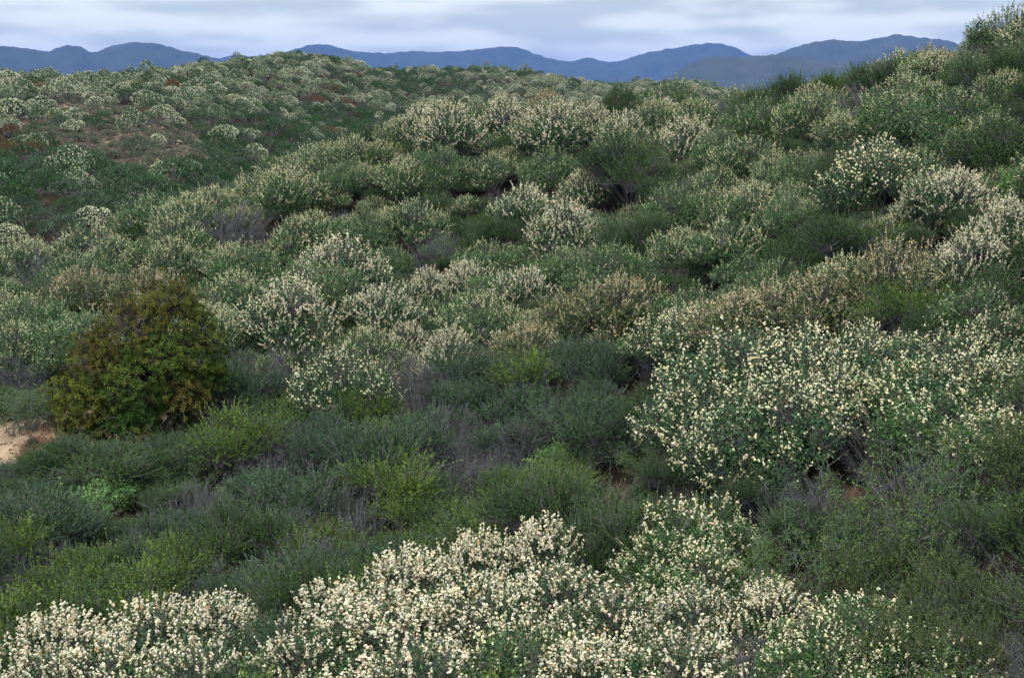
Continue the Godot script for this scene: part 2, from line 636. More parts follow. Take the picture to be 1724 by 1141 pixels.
# a feathery needle-leaved shrub: fans of slender wands
func feather_shrub(sd: int, o: Dictionary) -> Dictionary:
	rng.seed = sd
	var wide: float = o.get("wide", 0.85)
	var tall: float = o.get("tall", 1.05)
	var st := Buf.new()
	var fo := Buf.new()
	var green: Color = o.get("green", Color(0.042, 0.092, 0.026))
	var fresh: Color = o.get("fresh", Color(0.16, 0.245, 0.036))
	var bark: Color = o.get("bark", Color(0.11, 0.108, 0.115))
	var clumps := []
	for k in int(o.get("clumps", 15)):
		var a := rng.randf() * TAU
		var r := sqrt(rng.randf()) * wide * 0.72
		var h := tall * rng.randf_range(0.42, 0.85) * (1.0 - 0.25 * r / wide)
		var c := Vector3(cos(a) * r, h, sin(a) * r)
		clumps.append([c, wide * rng.randf_range(0.2, 0.32), rng.randf()])
		var foot := Vector3(rng.randf_range(-0.12, 0.12), -0.06, rng.randf_range(-0.12, 0.12))
		var mid := foot.lerp(c, 0.5) + Vector3(0, -0.05, 0) + rdir() * 0.05
		twig(st, foot, mid, 0.014, 0.010, vary(bark, 0.2))
		twig(st, mid, c, 0.010, 0.005, vary(bark, 0.2))
	var spread: float = o.get("spread", 0.55)
	for k in int(o.get("wands", 620)):
		var cl: Array = clumps[rng.randi() % clumps.size()]
		var c: Vector3 = cl[0]
		var n := rdir()
		n.y = absf(n.y) * 0.9 - 0.25
		var p := c + n * float(cl[1]) * rng.randf_range(0.35, 1.0)
		p.y = maxf(p.y, 0.1)
		var d := (n * spread + Vector3.UP * rng.randf_range(0.5, 1.1) + Vector3(c.x, 0, c.z) * 0.4 + rdir() * 0.42).normalized()
		var length: float = rng.randf_range(0.2, 0.42) * o.get("long", 1.0) * (1.55 if rng.randf() < 0.08 else 1.0)
		var tip: Vector3 = p + d * length
		tip += (rdir() + Vector3(d.x, -0.3, d.z)) * 0.05 * o.get("arch", 1.0)
		twig(st, p, tip, 0.004, 0.0015, vary(bark, 0.25))
		if k % 3 == 0:
			twig(st, c - Vector3(0, 0.15, 0) + rdir() * 0.06, p, 0.006, 0.004, vary(bark, 0.25))
		if rng.randf() < o.get("dead", 0.12):
			for m in 4:
				var q := p.lerp(tip, rng.randf_range(0.2, 0.9))
				twig(st, q, q + (d + rdir() * 0.8).normalized() * 0.10, 0.003, 0.001, vary(bark, 0.25))
			continue
		var youth := clampf(float(cl[2]) * 1.1 - 0.15 + rng.randf_range(-0.25, 0.3), 0.0, 1.0)
		var tint := vary(green.lerp(fresh, youth), 0.18)
		for m in int(o.get("leaves", 23)):
			var q := p.lerp(tip, rng.randf_range(0.08, 1.0))
			var nd := (d + rdir() * 0.95).normalized()
			var side := nd.cross(rdir()).normalized() * rng.randf_range(0.006, 0.011)
			needle(fo, q, q + nd * rng.randf_range(0.022, 0.046), side, vary(tint, 0.2))
	return {"parts": [["branchwork", commit(st), bark_mat], ["foliage", commit(fo), needle_mat]], "wide": 2.0 * wide, "tall": tall * 1.12}

# a leafless tangle of grey twigs
func bare_shrub(sd: int, o: Dictionary) -> Dictionary:
	rng.seed = sd
	var wide: float = o.get("wide", 0.8)
	var tall: float = o.get("tall", 1.1)
	var st := Buf.new()
	var tw := Buf.new()
	var bark: Color = o.get("bark", Color(0.115, 0.115, 0.125))
	for k in int(o.get("stems", 26)):
		var a := rng.randf() * TAU
		var out := sqrt(rng.randf()) * wide
		var top := Vector3(cos(a) * out, tall * rng.randf_range(0.6, 1.0) * (1.0 - 0.35 * out / wide), sin(a) * out)
		var p := Vector3(rng.randf_range(-0.1, 0.1), -0.06, rng.randf_range(-0.1, 0.1))
		var steps := 5
		var at := p
		for s in range(1, steps + 1):
			var q := p.lerp(top, float(s) / steps) + rdir() * 0.05 - Vector3(0, 0.18 * sin(PI * s / steps), 0)
			twig(st, at, q, lerpf(0.012, 0.003, (s - 1.0) / steps), lerpf(0.012, 0.003, float(s) / steps), vary(bark, 0.2))
			if s > 1:
				for m in 4:
					var d := ((q - at).normalized() + rdir() * 0.75 + Vector3.UP * 0.15).normalized()
					var e := q + d * rng.randf_range(0.14, 0.34)
					twig(tw, at.lerp(q, rng.randf()), e, 0.004, 0.002, vary(bark, 0.25))
					for w in 4:
						var f := q.lerp(e, rng.randf_range(0.3, 1.0))
						twig(tw, f, f + (d + rdir() * 0.8).normalized() * rng.randf_range(0.06, 0.2), 0.0028, 0.0010, vary(bark, 0.3))
			at = q
	var parts := [["branchwork", commit(st), bark_mat], ["twig_tangle", commit(tw), bark_mat]]
	if o.has("tint"):
		var fo := Buf.new()
		for k in int(o.get("leaves", 900)):
			var d := rdir()
			var p := Vector3(d.x * wide, tall * (0.55 + 0.4 * d.y), d.z * wide) * pow(rng.randf(), 0.4)
			var ld := (rdir() + Vector3.UP * 0.5).normalized()
			leaf(fo, p, ld, ld.cross(rdir()).normalized(), rng.randf_range(0.03, 0.06), 0.012, vary(o.tint, 0.3))
		parts.append(["dry_foliage", commit(fo), leaf_mat])
	return {"parts": parts, "wide": 2.0 * wide, "tall": tall}

# upright open stems with scattered oval leaves
func open_shrub(sd: int, o: Dictionary) -> Dictionary:
	rng.seed = sd
	var wide: float = o.get("wide", 0.9)
	var tall: float = o.get("tall", 1.8)
	var st := Buf.new()
	var fo := Buf.new()
	var bark: Color = o.get("bark", Color(0.12, 0.113, 0.12))
	var green: Color = o.get("green", Color(0.10, 0.135, 0.055))
	var ll: float = o.get("leaf", 0.036)
	for k in int(o.get("stems", 30)):
		var a := rng.randf() * TAU
		var out := sqrt(rng.randf()) * wide
		var top := Vector3(cos(a) * out, tall * rng.randf_range(0.7, 1.0) * (1.0 - 0.25 * out / wide), sin(a) * out)
		var p := Vector3(rng.randf_range(-0.22, 0.22), -0.06, rng.randf_range(-0.22, 0.22))
		var at := p
		var tint := vary(green.lerp(o.get("green2", green), rng.randf()), 0.2)
		for s in range(1, 7):
			var q := p.lerp(top, s / 6.0) + rdir() * 0.05
			twig(st, at, q, lerpf(0.009, 0.002, (s - 1.0) / 6.0), lerpf(0.009, 0.002, s / 6.0), vary(bark, 0.2))
			if s > 1:
				for m in 4:
					var d := ((q - at).normalized() * 0.7 + rdir() * 0.9).normalized()
					var f := at.lerp(q, rng.randf())
					var e := f + d * rng.randf_range(0.12, 0.32)
					twig(st, f, e, 0.003, 0.0012, vary(bark, 0.25))
					for w in int(o.get("leaves", 9)) if s > 2 else 3:
						var g := f.lerp(e, rng.randf_range(0.2, 1.0)) + rdir() * 0.03
						var ld := (rdir() + Vector3.UP * 0.4).normalized()
						leaf(fo, g, ld, ld.cross(rdir()).normalized(), ll * rng.randf_range(0.7, 1.3), ll * rng.randf_range(0.45, 0.65), vary(tint, 0.22))
			at = q
	return {"parts": [["branchwork", commit(st), bark_mat], ["foliage", commit(fo), leaf_mat]], "wide": 2.0 * wide, "tall": tall}

# the same kinds as they show from a hundred metres and more: coarser sprays
func far_shrub(sd: int, o: Dictionary) -> Dictionary:
	rng.seed = sd
	var wide: float = o.get("wide", 1.25)
	var tall: float = o.get("tall", 1.8)
	var ls := lobes(o.get("lobes", 6), wide, tall)
	var fo := Buf.new()
	var bl := Buf.new()
	var green: Color = o.get("green", Color(0.07, 0.118, 0.06))
	var cream: Color = o.get("cream", Color(0.66, 0.62, 0.47))
	for l in ls:
		twig(fo, Vector3(0, -0.1, 0), l[0], 0.03, 0.012, Color(0.2, 0.185, 0.185))
	for k in int(o.get("sprays", 1250)):
		var s := skin(ls, -0.6)
		var p: Vector3 = s[0] - s[1] * rng.randf_range(-0.06, 0.3)
		var d: Vector3 = (s[1] + Vector3.UP * 0.4 + rdir() * 0.7).normalized()
		leaf(fo, p, d, d.cross(rdir()).normalized(), rng.randf_range(0.08, 0.15), rng.randf_range(0.045, 0.075), vary(green, 0.3))
	var rich := []
	for l in ls:
		rich.append(rng.randf_range(0.7, 1.1))
	for k in int(o.get("knobs", 300)):
		var s := skin(ls, -0.6)
		if rng.randf() > rich[s[2]]:
			continue
		knob(bl, s[0] + s[1] * rng.randf_range(-0.02, 0.07), rng.randf_range(0.024, 0.046), vary(cream, 0.15))
	var parts := [["foliage", commit(fo), leaf_mat]]
	if bl.v.size():
		parts.append(["blossom", commit(bl), blossom_mat])
	return {"parts": parts, "wide": 2.0 * wide, "tall": tall}

func make_kit() -> void:
	var sage := Color(0.056, 0.106, 0.05)
	var pink := Color(0.70, 0.60, 0.43)
	var tan_ := Color(0.54, 0.43, 0.25)
	var pale := Color(0.80, 0.745, 0.55)
	kit["near_white"] = []
	for k in 4:
		kit.near_white.append(bloom_shrub(100 + k, {"grain": 4, "knob": 0.0265, "shoots": 580, "bloom": 0.8, "cream": pale, "cream2": Color(0.76, 0.66, 0.50), "green": sage, "gap": 0.038, "leaves": 14, "inner": 7000, "leaf": 0.032}))
	kit["near_mixed"] = []
	for k in 3:
		kit.near_mixed.append(bloom_shrub(110 + k, {"grain": 4, "knob": 0.0255, "shoots": 450, "bloom": 0.62, "spike": 0.7, "gap": 0.05, "cream": Color(0.80, 0.755, 0.52), "cream2": Color(0.74, 0.67, 0.44), "green": Color(0.068, 0.135, 0.05), "leaves": 14, "inner": 5200, "leaf": 0.034}))
	kit["lemon"] = []
	for k in 4:
		kit.lemon.append(bloom_shrub(120 + k, {"grain": 3, "knob": 0.0235, "shoots": 560, "bloom": 0.82, "spike": 0.75, "gap": 0.05, "cream": Color(0.80, 0.75, 0.48), "cream2": Color(0.77, 0.71, 0.49), "green": Color(0.056, 0.108, 0.052), "leaves": 13, "inner": 5200}))
	kit["white"] = []
	for k in 5:
		kit.white.append(bloom_shrub(130 + k, {"grain": 2, "knob": 0.0225, "gap": 0.026, "stray": 0.3, "loose": 0.012, "spike": 0.95, "shoots": 500, "bloom": 0.95, "cream": pale, "cream2": Color(0.76, 0.68, 0.50), "green": sage, "leaves": 12}))
	kit["cream"] = []
	for k in 5:
		kit.cream.append(bloom_shrub(140 + k, {"grain": 2, "knob": 0.019, "gap": 0.026, "stray": 0.3, "loose": 0.012, "spike": 0.8, "shoots": 480, "bloom": 0.85, "cream": Color(0.76, 0.73, 0.46), "cream2": Color(0.66, 0.63, 0.39), "green": Color(0.068, 0.124, 0.054), "leaves": 14}))
	kit["tan"] = []
	for k in 3:
		kit.tan.append(bloom_shrub(150 + k, {"grain": 2, "knob": 0.019, "gap": 0.025, "stray": 0.3, "loose": 0.012, "spike": 0.95, "shoots": 480, "bloom": 0.9, "cream": pink, "cream2": tan_, "green": Color(0.085, 0.115, 0.05), "leaves": 12}))
	kit["sparse"] = []
	for k in 5:
		kit.sparse.append(bloom_shrub(160 + k, {"grain": 2, "knob": 0.018, "gap": 0.03, "stray": 0.35, "loose": 0.013, "spike": 0.6, "shoots": 450, "bloom": 0.5, "cream": Color(0.66, 0.64, 0.42), "cream2": Color(0.5, 0.52, 0.3), "green": Color(0.072, 0.134, 0.054), "leaves": 17}))
	kit["dark"] = []
	for k in 3:
		kit.dark.append(bloom_shrub(170 + k, {"shoots": 420, "bloom": 0.0, "green": Color(0.036, 0.072, 0.022), "leaves": 18, "leaf": 0.042, "inner": 5600}))
	kit["feather"] = []
	for k in 5:
		kit.feather.append(feather_shrub(200 + k, {"wands": 950}))
	kit["feather_grey"] = []
	for k in 4:
		kit.feather_grey.append(feather_shrub(210 + k, {"green": Color(0.042, 0.088, 0.044), "fresh": Color(0.08, 0.15, 0.062), "dead": 0.2, "wands": 850}))
	kit["feather_dark"] = []
	for k in 3:
		kit.feather_dark.append(feather_shrub(220 + k, {"green": Color(0.034, 0.08, 0.024), "fresh": Color(0.075, 0.135, 0.034), "wide": 1.0, "tall": 1.5, "wands": 1300, "clumps": 15, "long": 1.2}))
	kit["wand"] = []
	for k in 2:
		kit.wand.append(feather_shrub(230 + k, {"green": Color(0.055, 0.092, 0.03), "fresh": Color(0.115, 0.155, 0.045), "wide": 0.7, "tall": 1.1, "spread": 0.2, "long": 1.5, "wands": 560, "leaves": 30}))
	kit["bare"] = []
	for k in 4:
		kit.bare.append(bare_shrub(240 + k, {}))
	kit["rust"] = []
	for k in 2:
		kit.rust.append(bare_shrub(250 + k, {"wide": 0.3, "tall": 0.55, "stems": 9, "tint": Color(0.42, 0.15, 0.035), "leaves": 500, "bark": Color(0.25, 0.15, 0.09)}))
	kit["dry_red"] = []
	for k in 2:
		kit.dry_red.append(bare_shrub(255 + k, {"wide": 0.5, "tall": 0.5, "stems": 18, "bark": Color(0.24, 0.12, 0.085), "tint": Color(0.2, 0.11, 0.07), "leaves": 300}))
	kit["open"] = []
	for k in 4:
		kit.open.append(open_shrub(260 + k, {"leaves": 11, "bark": Color(0.13, 0.128, 0.135), "green": Color(0.05, 0.10, 0.04), "green2": Color(0.10, 0.15, 0.042)}))
	kit["herb"] = []
	for k in 2:
		kit.herb.append(open_shrub(270 + k, {"wide": 0.35, "tall": 0.75, "stems": 20, "green": Color(0.10, 0.20, 0.07), "green2": Color(0.16, 0.27, 0.09), "bark": Color(0.12, 0.16, 0.06), "leaves": 8, "leaf": 0.05}))
	kit["far_cream"] = []
	for k in 6:
		kit.far_cream.append(far_shrub(300 + k, {"knobs": 680 - 95 * k, "lobes": 4 + k % 4, "tall": 1.4 + 0.12 * k, "cream": Color(0.72, 0.70, 0.52).lerp(Color(0.50, 0.53, 0.38), k / 6.0)}))
	kit["far_green"] = []
	for k in 4:
		kit.far_green.append(far_shrub(310 + k, {"knobs": 12 if k < 2 else 0, "green": [Color(0.06, 0.108, 0.05), Color(0.05, 0.09, 0.045), Color(0.04, 0.08, 0.03), Color(0.075, 0.11, 0.07)][k], "tall": 1.5}))
	kit["far_brown"] = []
	for k in 2:
		kit.far_brown.append(far_shrub(320 + k, {"knobs": 0, "green": [Color(0.14, 0.075, 0.04), Color(0.11, 0.10, 0.045)][k], "tall": 1.5}))
	kit["far_low"] = []
	for k in 3:
		kit.far_low.append(far_shrub(330 + k, {"knobs": 0, "sprays": 220, "lobes": 3, "wide": 0.5, "tall": 0.5, "green": [Color(0.14, 0.155, 0.115), Color(0.11, 0.13, 0.085), Color(0.16, 0.135, 0.11)][k]}))

# ---------------------------------------------------------------- planting
const LOOKS := {
	"near_white": ["blossoming_shrub", "densely white-flowering shrub", "flowering shrub", "white-flowering foreground shrubs"],
	"near_mixed": ["blossoming_shrub", "leafy shrub with scattered cream flowers", "flowering shrub", "leafy flowering foreground shrubs"],
	"lemon": ["blossoming_shrub", "shrub dotted with pale lemon flowers", "flowering shrub", "lemon-flowered shrubs"],
	"white": ["blossoming_shrub", "white-flowering rounded shrub", "flowering shrub", "white-flowering shrubs on the slope"],
	"cream": ["blossoming_shrub", "cream-flowering grey-green shrub", "flowering shrub", "cream-flowering shrubs on the slope"],
	"tan": ["blossoming_shrub", "shrub of faded tan blossom", "flowering shrub", "faded tan-flowered shrubs"],
	"sparse": ["sparsely_flowering_shrub", "green shrub with sparse flowers", "flowering shrub", "sparsely flowering shrubs"],
	"dark": ["dark_leafy_shrub", "dark green leafy shrub", "shrub", "dark leafy shrubs"],
	"feather": ["feathery_shrub", "feathery yellow-green shrub", "shrub", "feathery yellow-green shrubs"],
	"feather_grey": ["feathery_shrub", "feathery grey-green shrub", "shrub", "feathery grey-green shrubs"],
	"feather_dark": ["dark_feathery_shrub", "tall dark feathery shrub", "shrub", "dark feathery shrubs"],
	"wand": ["wand_shrub", "upright olive wand shrub", "shrub", "olive wand shrubs"],
	"bare": ["bare_twig_shrub", "leafless grey twig shrub", "dry shrub", "leafless grey shrubs"],
	"rust": ["rust_orange_tuft", "rust-orange dry tuft", "dry plant", "rust-orange tufts"],
	"dry_red": ["dry_red_herb", "low dry reddish herb", "dry plant", "dry herbs in the clearing"],
	"open": ["open_stemmed_shrub", "open shrub with grey stems", "shrub", "open grey-stemmed shrubs"],
	"herb": ["leafy_green_herb", "bright green leafy herb", "herb", "bright green herbs"],
	"far_cream": ["hillside_blossoming_shrub", "cream-flowering shrub", "flowering shrub", "flowering shrubs on the far hillside"],
	"far_green": ["hillside_green_shrub", "dark green shrub", "shrub", "green shrubs on the far hillside"],
	"far_brown": ["hillside_brown_shrub", "brown-leaved shrub", "shrub", "brown shrubs on the far hillside"],
}

# stands a shrub on the ground where its top shows at (u, top) and its width spans so many pixels
func stand(kind: String, u: float, top: float, across: float, low := 1.0, from := 7.0, label := "") -> void:
	var list: Array = kit[kind]
	var proto: Dictionary = list[rng.randi() % list.size()]
	var az := azimuth(u)
	var d := from
	var p := Vector3.ZERO
	var s := 1.0
	var best := 1e9
	while d < 52.0:
		var q := on_ground(sin(az) * d, -cos(az) * d)
		var t: float = across * q.distance_to(EYE) / FOCAL / proto.wide
		var miss: float = seen(q + Vector3(0, proto.tall * t * low, 0)).y - top
		if miss < best:
			best = miss
			p = q
			s = t
		if miss <= 0.0:
			break
		d += 0.08
	if best > 30.0:
		print("low ", kind, " ", u, " ", top, " ", best)
	placed.append([kind, proto, p, s, low, rng.randf() * TAU, label, proto.wide * s * 0.5])

func plant_named_shrubs() -> void:
	rng.seed = 41
	# [kind, u, top, width, height factor]
	for a in [
		# foreground row
		["near_white", 60, 1035, 250], ["near_white", 215, 1015, 230], ["near_white", 330, 1012, 220], ["near_white", 130, 1085, 260], ["near_white", 20, 1105, 230], ["near_white", 300, 1085, 270],
		["near_white", 545, 985, 230], ["near_white", 680, 935, 250], ["near_white", 800, 905, 240], ["near_white", 915, 880, 250], ["near_white", 640, 1010, 300], ["near_white", 800, 985, 300], ["near_white", 930, 960, 260],
		["near_white", 470, 1070, 260], ["near_white", 700, 1080, 320], ["near_mixed", 900, 1050, 300], ["near_white", 1060, 1000, 230], ["near_white", 1180, 990, 230], ["near_white", 1310, 985, 200],
		["near_white", 1010, 1080, 290], ["near_white", 1180, 1075, 280], ["near_mixed", 1150, 846, 220], ["near_mixed", 1125, 895, 200], ["near_mixed", 1200, 920, 210], ["near_mixed", 1490, 1000, 230], ["near_mixed", 1570, 1050, 210], ["near_mixed", 1660, 1080, 200], ["near_mixed", 1400, 1040, 220], ["bare", 1480, 880, 170], ["bare", 1610, 860, 190], ["bare", 1420, 810, 160], ["bare", 1560, 780, 180],
		["bare", 1350, 1040, 170], ["bare", 1300, 1090, 180], ["near_mixed", 1420, 1085, 200], ["wand", 1560, 915, 140], ["wand", 1500, 950, 130], ["wand", 1640, 955, 150], ["wand", 1705, 985, 140], ["bare", 1640, 990, 150], ["wand", 1600, 1040, 170], ["wand", 1700, 1060, 170],
		# right foreground thicket
		["open", 1440, 760, 240], ["open", 1590, 735, 260], ["open", 1350, 860, 210], ["open", 1530, 830, 220], ["bare", 1690, 770, 150], ["bare", 1320, 785, 150], ["feather_dark", 1290, 785, 130], ["feather_dark", 1340, 835, 150], ["herb", 1690, 868, 60], ["herb", 1305, 905, 50], ["rust", 1468, 718, 46], ["rust", 1452, 828, 26], ["bare", 1500, 700, 170], ["dark", 1660, 820, 170, 0.8],
		# the great lemon-white shrubs
		["lemon", 1150, 518, 190], ["lemon", 1245, 552, 270], ["lemon", 1360, 555, 270], ["lemon", 1460, 545, 210], ["lemon", 1190, 640, 240], ["lemon", 1320, 630, 290], ["lemon", 1420, 620, 220], ["lemon", 1240, 690, 230], ["lemon", 1540, 560, 150],
		["tan", 1260, 485, 210], ["tan", 1370, 455, 210], ["tan", 1440, 470, 130], ["lemon", 1600, 558, 200], ["lemon", 1690, 527, 170], ["near_mixed", 1530, 600, 220], ["lemon", 1630, 590, 230], ["near_mixed", 1700, 600, 200], ["near_mixed", 1600, 660, 220], ["near_mixed", 1700, 690, 190], ["open", 1640, 700, 200],
		# right slope
		["feather", 1530, 480, 170], ["feather_dark", 1590, 500, 140], ["sparse", 1650, 480, 190], ["tan", 1500, 402, 210], ["cream", 1420, 430, 170], ["white", 1690, 335, 170], ["white", 1630, 385, 170], ["dark", 1680, 450, 170],
		["white", 1590, 283, 150], ["white", 1535, 318, 120], ["rust", 1580, 348, 44], ["lemon", 1465, 232, 200], ["feather_dark", 1420, 350, 170], ["dark", 1330, 385, 130], ["cream", 1225, 365, 160], ["cream", 1150, 385, 120], ["sparse", 1320, 330, 140],
		["sparse", 1350, 250, 140], ["cream", 1405, 190, 110], ["cream", 1345, 155, 140], ["cream", 1150, 165, 120], ["sparse", 1200, 215, 130], ["feather_dark", 1065, 215, 170], ["feather_dark", 1100, 290, 120],
		["feather", 1260, 128, 100], ["feather_dark", 1320, 114, 110], ["feather", 1385, 105, 110], ["feather_dark", 1440, 108, 90], ["cream", 1490, 84, 120], ["tan", 1545, 76, 110], ["sparse", 1600, 82, 120], ["feather_dark", 1650, 72, 130], ["sparse", 1705, 52, 100], ["sparse", 1590, 150, 160], ["cream", 1490, 150, 120], ["herb", 1690, 285, 60], ["dark", 1650, 200, 150], ["bare", 1620, 230, 120],
		# crest
		["tan", 920, 143, 90, 1.5], ["white", 760, 165, 150], ["white", 850, 160, 140], ["white", 930, 165, 150], ["white", 990, 172, 110], ["dark", 1033, 128, 76, 1.7], ["cream", 1090, 165, 110], ["white", 1040, 185, 120], ["white", 715, 172, 110], ["cream", 675, 200, 90], ["cream", 560, 235, 110], ["cream", 500, 265, 110], ["cream", 440, 285, 100], ["cream", 370, 300, 110], ["cream", 310, 315, 100],
		# middle slope
		["cream", 830, 255, 100], ["white", 980, 285, 115], ["white", 880, 312, 140], ["sparse", 745, 245, 120], ["cream", 690, 265, 120], ["rust", 648, 232, 34], ["cream", 500, 362, 130], ["cream", 540, 355, 110], ["sparse", 620, 350, 140], ["cream", 700, 330, 140], ["bare", 1140, 300, 110], ["bare", 730, 390, 110], ["bare", 400, 350, 140],
		["cream", 300, 358, 150], ["cream", 240, 345, 130], ["cream", 160, 375, 150], ["cream", 60, 388, 140], ["cream", 390, 410, 125], ["sparse", 130, 425, 130], ["cream", 300, 400, 130], ["tan", 150, 450, 140], ["tan", 255, 452, 140], ["sparse", 45, 495, 140], ["cream", 115, 542, 90], ["bare", 80, 430, 120],
		["white", 490, 468, 200], ["white", 650, 480, 150], ["white", 720, 452, 130], ["white", 790, 440, 120], ["white", 880, 450, 140], ["cream", 960, 415, 95], ["tan", 1045, 460, 180], ["tan", 960, 495, 130], ["tan", 890, 540, 150], ["white", 760, 553, 150], ["cream", 620, 553, 150], ["lemon", 575, 592, 190], ["white", 685, 545, 100], ["bare", 920, 590, 100], ["sparse", 860, 590, 110], ["rust", 722, 655, 26], ["rust", 1018, 700, 22],
		["bare", 395, 590, 110], ["bare", 345, 610, 70], ["feather_dark", 190, 590, 120], ["open", 80, 635, 150, 0.5], ["open", 25, 655, 140, 0.5], ["herb", 120, 815, 80], ["herb", 175, 800, 60], ["herb", 960, 740, 70], ["herb", 920, 760, 60], ["dry_red", 75, 730, 60], ["dry_red", 100, 745, 60], ["dry_red", 40, 750, 60], ["feather_dark", 40, 735, 40],
		["feather_dark", 1150, 762, 130], ["bare", 1185, 800, 110], ["near_mixed", 1205, 835, 170], ["feather_dark", 1110, 800, 90], ["feather", 960, 800, 120], ["open", 1090, 740, 130, 0.6], ["herb", 1060, 720, 50], ["dark", 1090, 660, 120, 0.7],
	]:
		stand(a[0], a[1], a[2], a[3], a[4] if a.size() > 4 else 1.0)

func pick(odds: Array) -> String:
	var sum := 0.0
	for o in odds:
		sum += o[1]
	var r := rng.randf() * sum
	for o in odds:
		r -= o[1]
		if r <= 0.0:
			return o[0]
	return odds[0][0]

var clearings := []

func clear_of_named(p: Vector3, radius: float, share: float) -> bool:
	for c in clearings:
		if Vector2(c[0].x - p.x, c[0].z - p.z).length() < c[1] + radius * 0.4:
			return false
	for a in placed:
		var q: Vector3 = a[2]
		var r: float = (a[7] + radius) * share
		if (q.x - p.x) * (q.x - p.x) + (q.z - p.z) * (q.z - p.z) < r * r:
			return false
	return true

# a shrub at P is kept as an object if the slope in front does not hide its top
func in_sight(p: Vector3, tall: float) -> bool:
	var top := p + Vector3(0, tall, 0)
	for k in range(1, 40):
		var t := k / 40.0
		var q := EYE.lerp(top, t)
		var g := ground_at(q.x, q.z)
		var far := Vector2(q.x, q.z).length()
		if q.y < g + (0.9 if far < 55.0 and t < 0.9 else 0.0):
			return false
	return true

func cover(mesh: Mesh, mat: Material, t: Transform3D) -> void:
	if not scatter.has(mesh):
		scatter[mesh] = [mat, []]
	scatter[mesh][1].append(t)

func cover_with(proto: Dictionary, p: Vector3, s: float, low: float) -> void:
	var t := Transform3D(Basis(Vector3.UP, rng.randf() * TAU).scaled(Vector3(s * rng.randf_range(0.85, 1.2), s * low * rng.randf_range(0.75, 1.2), s * rng.randf_range(0.85, 1.2))), p)
	for q in proto.parts:
		cover(q[1], q[2], t)

# first the full-grown shrubs of the slope, then the low ones in the gaps between them
func plant_between() -> void:
	rng.seed = 43
	# open ground: under the dark bush, the sandy clearing, the dirt patch
	clearings = [[spot(240.0, 740.0), 1.45], [spot(280.0, 772.0), 0.35], [spot(50.0, 765.0), 1.9], [spot(-10.0, 765.0), 1.9], [spot(100.0, 775.0), 1.1], [spot(1055.0, 872.0), 0.55], [spot(1045.0, 835.0), 0.3], [spot(1062.0, 905.0), 0.5]]
	for tier in 2:
		var d := 7.0
		while d < 62.0:
			var step := clampf(0.50 + d * 0.012, 0.6, 1.1)
			var reach := 0.85 if d < 26.0 else 0.5
			var a := -reach
			while a < reach:
				var da := step / d
				var aa := a + rng.randf_range(-0.4, 0.4) * da
				var dd := d + rng.randf_range(-0.45, 0.45) * step
				a += da
				var p := on_ground(sin(aa) * dd, -cos(aa) * dd)
				if sandy(p.x, p.z) <= 0.05:
					plant_one(p, dd, tier)
			d += step

func plant_one(p: Vector3, d: float, tier: int) -> void:
	var s := seen(p + Vector3(0, 0.8, 0))
	var odds := []
	var low := rng.randf_range(0.85, 1.1)
	var size := rng.randf_range(0.95, 1.3)
	var room := 0.74
	if s.y > 620.0 - maxf(0.0, s.x - 600.0) * 0.12 and s.x < 1080.0:
		if tier == 0:
			return
		odds = [["feather", 40], ["feather_grey", 36], ["bare", 18], ["herb", 2], ["feather_dark", 6]]
		size = rng.randf_range(0.5, 1.1)
		room = 0.36
		if s.x < 330.0 and s.y < 850.0:
			odds = [["feather_dark", 45], ["feather_grey", 35], ["bare", 10], ["open", 10]]
			low = 0.6
	elif s.y > 600.0:
		if tier == 0:
			return
		odds = [["open", 14], ["feather_dark", 22], ["bare", 30], ["wand", 8], ["dark", 18], ["herb", 4]]
		size = rng.randf_range(0.65, 0.95)
		room = 0.5
	elif tier == 1:
		odds = [["feather_dark", 16], ["dark", 8], ["bare", 13], ["sparse", 28], ["cream", 22], ["feather_grey", 9], ["open", 3], ["rust", 1]]
		size = rng.randf_range(0.45, 0.75)
		low = rng.randf_range(0.7, 1.0)
		room = 0.38
	elif s.x > 1030.0:
		odds = [["sparse", 30], ["cream", 36], ["white", 6], ["feather_dark", 16], ["dark", 6], ["bare", 4]]
	elif s.x < 480.0 and s.y > 330.0:
		odds = [["cream", 52], ["sparse", 28], ["bare", 6], ["feather_dark", 8]]
	else:
		odds = [["cream", 44], ["sparse", 30], ["white", 12], ["feather_dark", 7], ["bare", 4]]
	var kind := pick(odds)
	var list: Array = kit[kind]
	var proto: Dictionary = list[rng.randi() % list.size()]
	if tier == 0:
		size *= clampf(0.62 + d * 0.008, 0.7, 0.98)
	var radius: float = proto.wide * 0.5 * size
	if not clear_of_named(p, radius, room):
		return
	var edge := radius / d * FOCAL * 0.6
	if s.x < -edge or s.x > 1724.0 + edge or s.y > 1150.0 + edge or not in_sight(p, proto.tall * size * low):
		if d < 58.0 and tier == 0 or d < 20.0:
			cover_with(proto, p, size, low)
		return
	placed.append([kind, proto, p, size, low, rng.randf() * TAU, "", radius])

